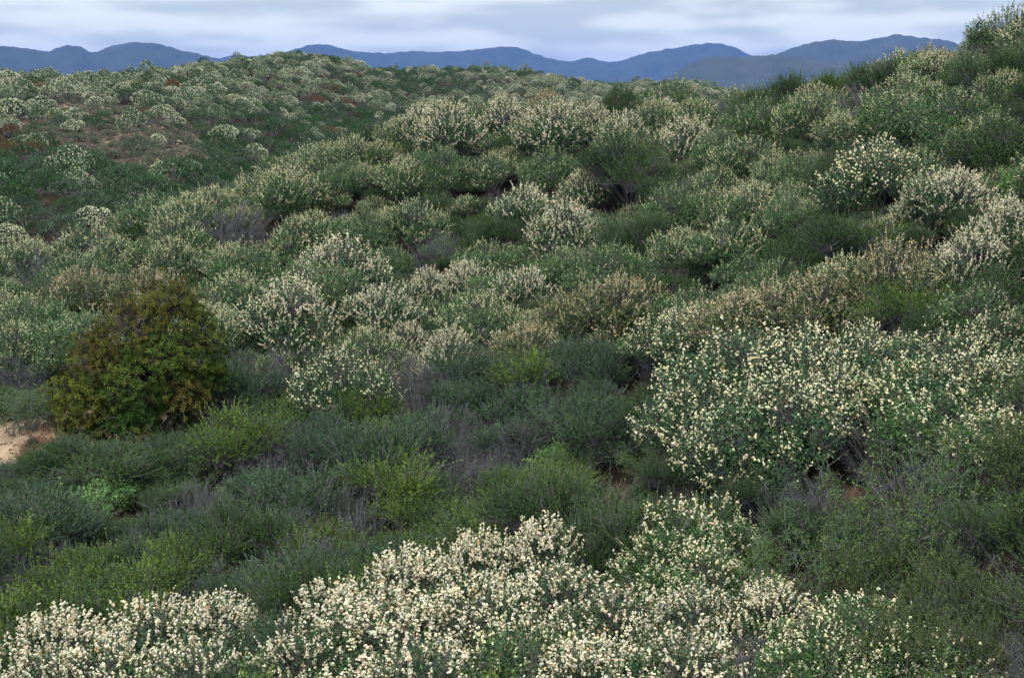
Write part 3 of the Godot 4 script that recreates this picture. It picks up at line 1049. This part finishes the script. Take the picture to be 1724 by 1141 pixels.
func plant_far_hills() -> void:
	rng.seed = 47
	var d := 78.0
	while d < 352.0:
		var step := clampf(1.15 + d * 0.004, 1.4, 2.4)
		var a := -0.46
		while a < 0.46:
			var da := step / d
			var aa := a + rng.randf_range(-0.45, 0.45) * da
			var dd := d + rng.randf_range(-0.45, 0.45) * step
			a += da
			var p := on_ground(sin(aa) * dd, -cos(aa) * dd)
			var s := seen(p)
			if s.x < -60.0 or s.x > 1400.0 or not in_sight(p, 2.0):
				continue
			var bare := bare_slope(p.x, p.z)
			if bare > 0.5 and rng.randf() > 0.13:
				for k in 4:
					var q := on_ground(p.x + rng.randf_range(-1, 1), p.z + rng.randf_range(-1, 1))
					var lo: Dictionary = kit.far_low[rng.randi() % 3]
					cover_with(lo, q, rng.randf_range(0.6, 1.3), 1.0)
				continue
			var mix := bumps.get_noise_2d(p.x * 0.45 + 300.0, p.z * 0.45)
			var odds := [["far_cream", 66 + 70 * mix], ["far_green", 34 - 70 * mix], ["far_brown", 3]]
			if s.x > 620.0 and s.x < 780.0 and dd > 235.0:
				odds = [["far_green", 75], ["far_cream", 25]]
			if s.y > 268.0 and s.x < 480.0:
				odds = [["far_green", 80], ["far_cream", 9], ["far_low", 8]]
			elif s.x < 130.0 and dd < 150.0:
				odds = [["far_green", 30], ["far_cream", 45], ["far_brown", 25]]
			elif s.x > 300.0 and s.y > 190.0:
				odds = [["far_green", 82], ["far_cream", 15], ["far_brown", 3]]
			var kind := pick(odds)
			var list: Array = kit[kind]
			var proto: Dictionary = list[rng.randi() % list.size()]
			var size := rng.randf_range(0.75, 1.0) * (1.35 if rng.randf() < 0.2 else 1.0) * (0.6 if rng.randf() < 0.3 else 1.0)
			if kind == "far_cream" and dd < 150.0 and s.x > -20.0:
				placed.append([kind, proto, p, size * 1.1, 1.0, rng.randf() * TAU, "", proto.wide * size * 0.5])
			else:
				cover_with(proto, p, size, 1.0)
		d += step * 0.9

const ONES := ["first", "second", "third", "fourth", "fifth", "sixth", "seventh", "eighth", "ninth", "tenth", "eleventh", "twelfth", "thirteenth", "fourteenth", "fifteenth", "sixteenth", "seventeenth", "eighteenth", "nineteenth"]
const TENS := [["twentieth", "twenty"], ["thirtieth", "thirty"], ["fortieth", "forty"], ["fiftieth", "fifty"], ["sixtieth", "sixty"], ["seventieth", "seventy"], ["eightieth", "eighty"], ["ninetieth", "ninety"]]

func ordinal(n: int) -> String:
	if n < 20:
		return ONES[n - 1]
	var t: Array = TENS[n / 10 - 2]
	return t[0] if n % 10 == 0 else t[1] + "-" + ONES[n % 10 - 1]

# [u0, v0, u1, v1, where it stands], by the pixel its middle shows at
const PLACES := [
	[0, 960, 440, 1300, "in the bottom left corner"], [440, 880, 980, 1300, "along the bottom edge"], [980, 820, 1280, 1300, "below the bare dirt patch"], [1280, 880, 1900, 1300, "in the bottom right corner"],
	[1260, 700, 1900, 880, "in the grey-stemmed thicket"], [1080, 500, 1560, 700, "round the big lemon-flowered clump"], [1560, 500, 1900, 700, "against the right edge"],
	[980, 640, 1260, 820, "above the bare dirt patch"], [-100, 560, 150, 790, "round the sandy clearing"], [150, 560, 460, 760, "beside the dark round bush"],
	[-100, 790, 300, 960, "in the lower left valley"], [300, 760, 640, 960, "in the green valley floor"], [460, 560, 760, 760, "below the white-flowered row"], [640, 760, 980, 880, "above the bottom flower row"], [760, 560, 1080, 760, "below the tan-flowered shrubs"],
	[-100, 440, 380, 560, "behind the dark round bush"], [380, 440, 760, 560, "in the white-flowered row"], [760, 440, 1100, 560, "near the tan-flowered shrubs"], [1100, 400, 1420, 500, "behind the big lemon-flowered clump"], [1420, 380, 1900, 500, "on the lower right slope"],
	[1300, 220, 1900, 380, "on the middle right slope"], [1300, 130, 1900, 220, "below the right skyline"], [1200, -50, 1900, 130, "on the right skyline"], [1060, 220, 1300, 400, "right of the tall dark brush"],
	[640, 100, 1200, 230, "on the central crest"], [820, 230, 1060, 340, "below the central crest"], [600, 230, 820, 340, "under the crest beside rust tuft"], [380, 200, 600, 340, "on the left-falling crest"], [-100, 250, 380, 440, "on the left slope edge"],
	[380, 340, 600, 440, "above the white-flowered row's left"], [600, 340, 860, 440, "above the white-flowered row's middle"], [860, 340, 1100, 440, "above the tan-flowered shrubs"],
]
const FAR_PLACES := [
	[-100, 255, 500, 500, "in the dark hollow behind the left slope"], [-100, 175, 130, 255, "left of the far bare slope"], [130, 175, 320, 255, "on the far bare slope"], [320, 175, 900, 500, "right of the far bare slope"], [-100, 0, 900, 175, "above the far bare slope"],
]

func place_of(s: Vector2, far: bool) -> String:
	for z in FAR_PLACES if far else PLACES:
		if s.x >= z[0] and s.x < z[2] and s.y >= z[1] and s.y < z[3]:
			return z[4]
	return "on the far hillside" if far else "on the flowering slope"

func build_shrubs() -> void:
	placed = placed.filter(func(a): return a[0] != "")
	for a in placed:
		var s := seen(a[2] + Vector3(0, a[1].tall * a[3] * a[4] * 0.6, 0))
		a.append(s)
		a.append(place_of(s, a[0].begins_with("far")))
	placed.sort_custom(func(a, b): return a[8].x < b[8].x)
	var count := {}
	var total := {}
	for a in placed:
		var key: String = a[0] + a[9]
		total[key] = total.get(key, 0) + 1
	for a in placed:
		var look: Array = LOOKS[a[0]]
		var key: String = a[0] + a[9]
		count[key] = count.get(key, 0) + 1
		var o := Node3D.new()
		o.name = numbered(look[0])
		o.position = a[2]
		o.rotation.y = a[5]
		o.scale = Vector3(a[3] * rng.randf_range(0.9, 1.15), a[3] * a[4], a[3] * rng.randf_range(0.85, 1.1))
		add_child(o)
		for q in a[1].parts:
			part(q[0], q[1], q[2], o, true)
		var label: String = a[6]
		if not label:
			label = "%s %s" % [look[1], a[9]] if total[key] == 1 else "%s %s from the left %s" % [ordinal(count[key]), look[1], a[9]]
		tag(o, label, look[2], look[3])

# ---------------------------------------------------------------- the large dark bush
func spray(b: Buf, p: Vector3, axis: Vector3, tint: Color, size: float) -> void:
	var s := axis.cross(Vector3(0.3, 0.4, 0.87)).normalized()
	var t := axis.cross(s).normalized()
	var turn := rng.randf() * TAU
	for k in 9:
		var a := turn + k * 2.4
		var out := s * cos(a) + t * sin(a)
		var q := p - axis * (0.006 * k * size / 0.1)
		var d := (out + axis * lerpf(1.2, 0.1, k / 8.0)).normalized()
		var e := (d + Vector3(0, -0.75, 0) + out * 0.2).normalized()
		var side := d.cross(axis + rdir() * 0.2).normalized()
		var length := size * rng.randf_range(0.8, 1.2)
		var wide := length * 0.34
		var mid := q + d * length * 0.5
		var tip := mid + e * length * 0.5
		var col := vary(tint, 0.18)
		var o := b.v.size()
		b.v.append_array([q, mid + side * wide * 0.5 + axis * 0.006, mid - side * wide * 0.5 + axis * 0.006, mid - axis * 0.004, tip])
		for c in 5:
			b.c.append(col)
		b.i.append_array([o, o + 1, o + 3, o, o + 3, o + 2, o + 1, o + 4, o + 3, o + 3, o + 4, o + 2])

func make_sumac() -> void:
	rng.seed = 61
	var brown := Color(0.078, 0.062, 0.02)
	var olive := Color(0.09, 0.108, 0.02)
	var green := Color(0.04, 0.08, 0.02)
	var rusty := Color(0.10, 0.078, 0.028)
	# [centre, radii, leaf colour, second leaf colour]
	var ls := [
		[Vector3(0.05, 1.35, 0.0), Vector3(1.0, 1.1, 1.0), green, olive], [Vector3(0.55, 2.65, -0.25), Vector3(0.72, 0.62, 0.75), olive, brown], [Vector3(-0.15, 2.3, -0.1), Vector3(0.75, 0.62, 0.8), brown, olive],
		[Vector3(1.0, 1.95, -0.1), Vector3(0.68, 0.8, 0.75), olive, green], [Vector3(-0.78, 1.75, 0.1), Vector3(0.68, 0.66, 0.75), brown, olive], [Vector3(-1.2, 1.15, 0.35), Vector3(0.62, 0.58, 0.65), olive, olive],
		[Vector3(-0.25, 1.35, 0.75), Vector3(0.62, 0.55, 0.5), green, olive], [Vector3(0.45, 1.75, 0.6), Vector3(0.6, 0.55, 0.5), olive, green], [Vector3(0.7, 1.05, 0.6), Vector3(0.5, 0.42, 0.45), rusty, olive],
		[Vector3(-1.15, 0.55, 0.5), Vector3(0.55, 0.52, 0.5), olive, brown], [Vector3(-0.3, 0.75, 0.85), Vector3(0.5, 0.5, 0.4), green, green], [Vector3(-0.15, 0.35, 0.95), Vector3(0.3, 0.3, 0.28), rusty, olive], [Vector3(1.2, 1.35, 0.0), Vector3(0.45, 0.5, 0.5), green, olive], [Vector3(0.2, 0.6, -0.5), Vector3(0.9, 0.6, 0.6), green, green],
	]
	var fo := Buf.new()
	var st := Buf.new()
	var bark := Color(0.13, 0.115, 0.11)
	for l in ls:
		l[1] *= 0.93
		var foot := Vector3(rng.randf_range(-0.25, 0.25), -0.08, rng.randf_range(-0.2, 0.2))
		var mid: Vector3 = foot.lerp(l[0], 0.55) + rdir() * 0.12
		twig(st, foot, mid, 0.06, 0.04, vary(bark, 0.15))
		twig(st, mid, l[0], 0.04, 0.02, vary(bark, 0.15))
	for k in 4300:
		var s := skin(ls, -0.5)
		var l: Array = ls[s[2]]
		var p: Vector3 = s[0] + s[1] * (rng.randf_range(-0.2, 0.07) if rng.randf() < 0.9 else rng.randf_range(0.05, 0.24))
		var axis: Vector3 = (s[1] * 0.8 + Vector3.UP * 0.55 + rdir() * 0.4).normalized()
		var tint: Color = l[2].lerp(l[3], pow(rng.randf(), 1.5))
		spray(fo, p, axis, vary(tint, 0.18), 0.086)
		if k % 2 == 0:
			twig(st, l[0] + rdir() * 0.1, p, 0.012, 0.004, vary(bark, 0.2))
	for k in 250:
		var l: Array = ls[rng.randi() % ls.size()]
		spray(fo, l[0] + rdir() * l[1] * 0.72, rdir(), vary(green, 0.3), 0.11)
	var az := azimuth(238.0)
	var d := 15.0
	var p := Vector3.ZERO
	while d < 40.0:
		p = on_ground(sin(az) * d, -cos(az) * d)
		if seen(p + Vector3(0, 3.25, 0)).y <= 470.0:
			break
		d += 0.05
	var o := Node3D.new()
	o.name = numbered("dark_round_bush")
	o.position = p
	o.rotation.y = -az
	o.scale = Vector3(0.96, 0.98, 0.96)
	add_child(o)
	part("branchwork", commit(st), bark_mat, o, true)
	part("foliage", commit(fo), leaf_mat, o, true)
	tag(o, "large dark rounded bush with olive and brown-red leaves beside the sandy clearing", "bush")

# ---------------------------------------------------------------- stones, sticks
func boulder(sd: int, rugged: float) -> ArrayMesh:
	var n := FastNoiseLite.new()
	n.seed = sd
	n.frequency = 0.8
	n.fractal_octaves = 3
	var b := Buf.new()
	var lat := 9
	var lon := 14
	for a in lat + 1:
		for c in lon:
			var t := PI * a / lat
			var f := TAU * c / lon
			var q := Vector3(sin(t) * cos(f), cos(t), sin(t) * sin(f))
			q *= 1.0 + n.get_noise_3d(q.x * 1.4, q.y * 1.4, q.z * 1.4) * rugged
			q.y = maxf(q.y, -0.45)
			var m := n.get_noise_3d(q.x * 3.0, q.y * 3.0 + 7.0, q.z * 3.0) * 0.5 + 0.5
			b.v.append(q)
			b.c.append(Color(0.27, 0.255, 0.235).lerp(Color(0.42, 0.40, 0.37), m))
	for a in lat:
		for c in lon:
			var p := a * lon + c
			var q := a * lon + (c + 1) % lon
			b.i.append_array([p, q, p + lon, q, q + lon, p + lon])
	return commit(b, true)

func lay(called: String, mesh: Mesh, p: Vector3, size: Vector3, label: String, category: String, group := "") -> void:
	var o := part(called, mesh, rock_mat, self)
	o.position = p + Vector3(0, size.y * 0.25, 0)
	o.rotation.y = rng.randf() * TAU
	o.scale = size
	tag(o, label, category, group)

# where the sight line through (u, v) meets the ground
func spot(u: float, v: float, from := 8.0) -> Vector3:
	var r := ray(u, v)
	var flat := Vector2(r.x, r.z).length()
	var d := from
	while d < 400.0:
		var q := EYE + r * (d / flat)
		if q.y <= ground_at(q.x, q.z):
			break
		d += 0.05 + d * 0.001
	return on_ground(EYE.x + r.x * d / flat, EYE.z + r.z * d / flat)

func make_stones() -> void:
	rng.seed = 67
	var shapes := []
	for k in 4:
		shapes.append(boulder(400 + k, 0.55))
	# [u, v, width in px, label]
	for a in [[1061, 862, 20, "pale rounded stone on the bare dirt patch"], [1052, 898, 8, "small tan stone below the pale stone on dirt patch"], [98, 704, 9, "small white stone at the back of the sandy clearing"], [86, 770, 10, "pale flat stone at front edge of the sandy clearing"], [48, 753, 6, "tiny white stone in the sandy clearing among dry herbs"], [112, 752, 6, "small white stone in the clearing beside the dark bush"]]:
		var p := spot(a[0], a[1])
		var s: float = a[2] * p.distance_to(EYE) / FOCAL * 0.5
		lay("stone", shapes[rng.randi() % 4], p, Vector3(s, s * 0.8, s), a[3], "stone")
	for a in [[240, 301, 32, "pale flat-topped rock slab between dark green shrubs below the bare slope"], [268, 192, 26, "largest grey rock outcrop on the upper edge of bare slope"], [283, 197, 18, "tilted grey rock on the right shoulder of the bare slope"], [183, 190, 15, "pale rounded boulder at the top of the bare slope"], [170, 186, 12, "grey boulder beside the pale boulder topping the bare slope"], [121, 187, 12, "grey boulder under pale shrubs at upper left of bare slope"], [235, 215, 14, "light boulder in the middle of the bare slope"], [191, 226, 10, "small white boulder left of centre on bare slope"], [133, 233, 9, "small round boulder at the left of the bare slope"], [290, 220, 12, "pale boulder at the right edge of the bare slope"], [222, 197, 8, "small boulder below the outcrop on bare slope"], [255, 228, 8, "small pale stone right of centre on bare slope"], [70, 239, 10, "white boulder among shrubs left of the bare slope"], [205, 199, 9, "flat pale rock high on the bare slope"], [300, 240, 9, "pale stone low at the right of bare slope"], [220, 242, 7, "little orange-tinged stone low on the bare slope"]]:
		var p := spot(a[0], a[1], 80.0)
		var s: float = a[2] * p.distance_to(EYE) / FOCAL * 0.55
		lay("boulder", shapes[rng.randi() % 4], p, Vector3(s, s * 0.7, s), a[3], "boulder", "boulders on the far bare slope")
	# pebbles in the clearing
	var pebble := boulder(410, 0.4)
	for k in 420:
		var a := rng.randf() * TAU
		var r := sqrt(rng.randf()) * 1.15
		var x := SAND.x + cos(a) * r * 2.3
		var z := SAND.z + sin(a) * r * 1.6
		var s := rng.randf_range(0.012, 0.038)
		gravel.append(Transform3D(Basis(Vector3.UP, rng.randf() * TAU).scaled(Vector3(s, s * 0.7, s)), on_ground(x, z)))
	for k in 160:
		var a := rng.randf() * TAU
		var r := sqrt(rng.randf()) * 1.0
		var s := rng.randf_range(0.008, 0.024)
		gravel.append(Transform3D(Basis(Vector3.UP, rng.randf() * TAU).scaled(Vector3(s, s * 0.7, s)), on_ground(TRAIL.x + cos(a) * r * 0.55, TRAIL.z + sin(a) * r * 0.9)))
	for k in 900:
		var q := spot(rng.randf_range(25.0, 355.0), rng.randf_range(160.0, 300.0), 92.0)
		if bare_slope(q.x, q.z) > 0.4:
			var s := rng.randf_range(0.06, 0.2) * (2.0 if rng.randf() < 0.12 else 1.0)
			gravel.append(Transform3D(Basis(Vector3.UP, rng.randf() * TAU).scaled(Vector3(s, s * 0.7, s)), q))
	var mm := MultiMesh.new()
	mm.transform_format = MultiMesh.TRANSFORM_3D
	mm.mesh = pebble
	mm.instance_count = gravel.size()
	for k in gravel.size():
		mm.set_instance_transform(k, gravel[k])
	var g := MultiMeshInstance3D.new()
	g.name = "gravel"
	g.multimesh = mm
	g.material_override = pebble_mat()
	add_child(g)
	tag(g, "pale gravel strewn over sandy clearing, dirt patch and far bare slope", "gravel", "", "stuff")
	# fallen sticks behind the clearing
	for a in [[5, 712, 62, 702, "long grey fallen branch at the back of the sandy clearing"], [20, 718, 48, 698, "short grey stick leaning across the longer fallen branch"]]:
		var b := Buf.new()
		var p := spot(a[0], a[1])
		var q := spot(a[2], a[3]) - p + Vector3(0, 0.1, 0)
		var at := Vector3(0, 0.03, 0)
		for k in range(1, 6):
			var e := q * (k / 5.0) + Vector3(0, 0.04, 0) + rdir() * 0.03
			twig(b, at, e, lerpf(0.03, 0.01, (k - 1) / 5.0), lerpf(0.03, 0.01, k / 5.0), vary(Color(0.2, 0.185, 0.18), 0.1))
			at = e
		var o := part("fallen_branch", commit(b), bark_mat, self)
		o.position = p
		tag(o, a[4], "branch")

	# fallen leaves and twigs
	var lb := Buf.new()
	for k in 26:
		var q := Vector3(rng.randf_range(-0.22, 0.22), rng.randf_range(0.004, 0.016), rng.randf_range(-0.22, 0.22))
		var ld := Vector3(rng.randf_range(-1, 1), rng.randf_range(-0.1, 0.35), rng.randf_range(-1, 1)).normalized()
		leaf(lb, q, ld, ld.cross(Vector3.UP + rdir() * 0.4).normalized(), rng.randf_range(0.025, 0.05), rng.randf_range(0.012, 0.022), vary(Color(0.16, 0.12, 0.075), 0.5))
		if k % 4 == 0:
			twig(lb, q, q + ld * rng.randf_range(0.08, 0.24), 0.004, 0.002, vary(Color(0.15, 0.14, 0.14), 0.3))
	var litter := MultiMesh.new()
	litter.transform_format = MultiMesh.TRANSFORM_3D
	litter.mesh = commit(lb)
	var fallen := []
	for k in 3200:
		var la := rng.randf_range(-0.45, 0.45)
		var ld := 9.0 + 33.0 * sqrt(rng.randf())
		var q := on_ground(sin(la) * ld, -cos(la) * ld)
		if sandy(q.x, q.z) < 0.5:
			fallen.append(Transform3D(Basis(Vector3.UP, rng.randf() * TAU), q))
	litter.instance_count = fallen.size()
	for k in fallen.size():
		litter.set_instance_transform(k, fallen[k])
	var lo := MultiMeshInstance3D.new()
	lo.name = "leaf_litter"
	lo.multimesh = litter
	lo.material_override = bark_mat
	add_child(lo)
	tag(lo, "dry fallen leaves and twigs on the soil between shrubs", "leaf litter", "", "stuff")
	# a thin dry flower stalk standing above the left slope
	var b := Buf.new()
	var stem := Color(0.42, 0.36, 0.2)
	var at := Vector3.ZERO
	for k in range(1, 7):
		var e := Vector3(0.02 * sin(k * 1.3), 1.45 * k / 6.0, 0.02 * cos(k * 0.9))
		twig(b, at, e, 0.022 - 0.0015 * k, 0.0205 - 0.0015 * k, stem)
		if k > 3:
			for m in 9:
				var q := at.lerp(e, rng.randf())
				twig(b, q, q + (rdir() + Vector3.UP * 0.5) * 0.06, 0.008, 0.012, vary(Color(0.3, 0.22, 0.12), 0.2))
		at = e
	var o := part("dry_flower_stalk", commit(b), bark_mat, self)
	o.position = spot(108, 425)
	tag(o, "thin dry yellowish flower stalk standing alone above the left slope edge", "plant stalk")

var gravel := []

func pebble_mat() -> StandardMaterial3D:
	var m: StandardMaterial3D = rock_mat.duplicate()
	m.albedo_color = Color(1.0, 0.93, 0.82)
	return m

func build_scatter() -> void:
	var o := Node3D.new()
	o.name = "hillside_scrub"
	add_child(o)
	tag(o, "chaparral scrub covering the far hills beyond the ridge", "scrub", "", "stuff")
	for mesh in scatter:
		var list: Array = scatter[mesh][1]
		var mm := MultiMesh.new()
		mm.transform_format = MultiMesh.TRANSFORM_3D
		mm.mesh = mesh
		mm.instance_count = list.size()
		for k in list.size():
			mm.set_instance_transform(k, list[k])
		var i := MultiMeshInstance3D.new()
		i.name = "foliage"
		i.multimesh = mm
		i.material_override = scatter[mesh][0]
		i.set_meta("kind", "stuff")
		o.add_child(i, true)
	var tally := {}
	for a in placed:
		tally[a[0]] = tally.get(a[0], 0) + 1
	print(tally, " cover ", scatter.values().map(func(x): return x[1].size()).reduce(func(x, y): return x + y, 0))
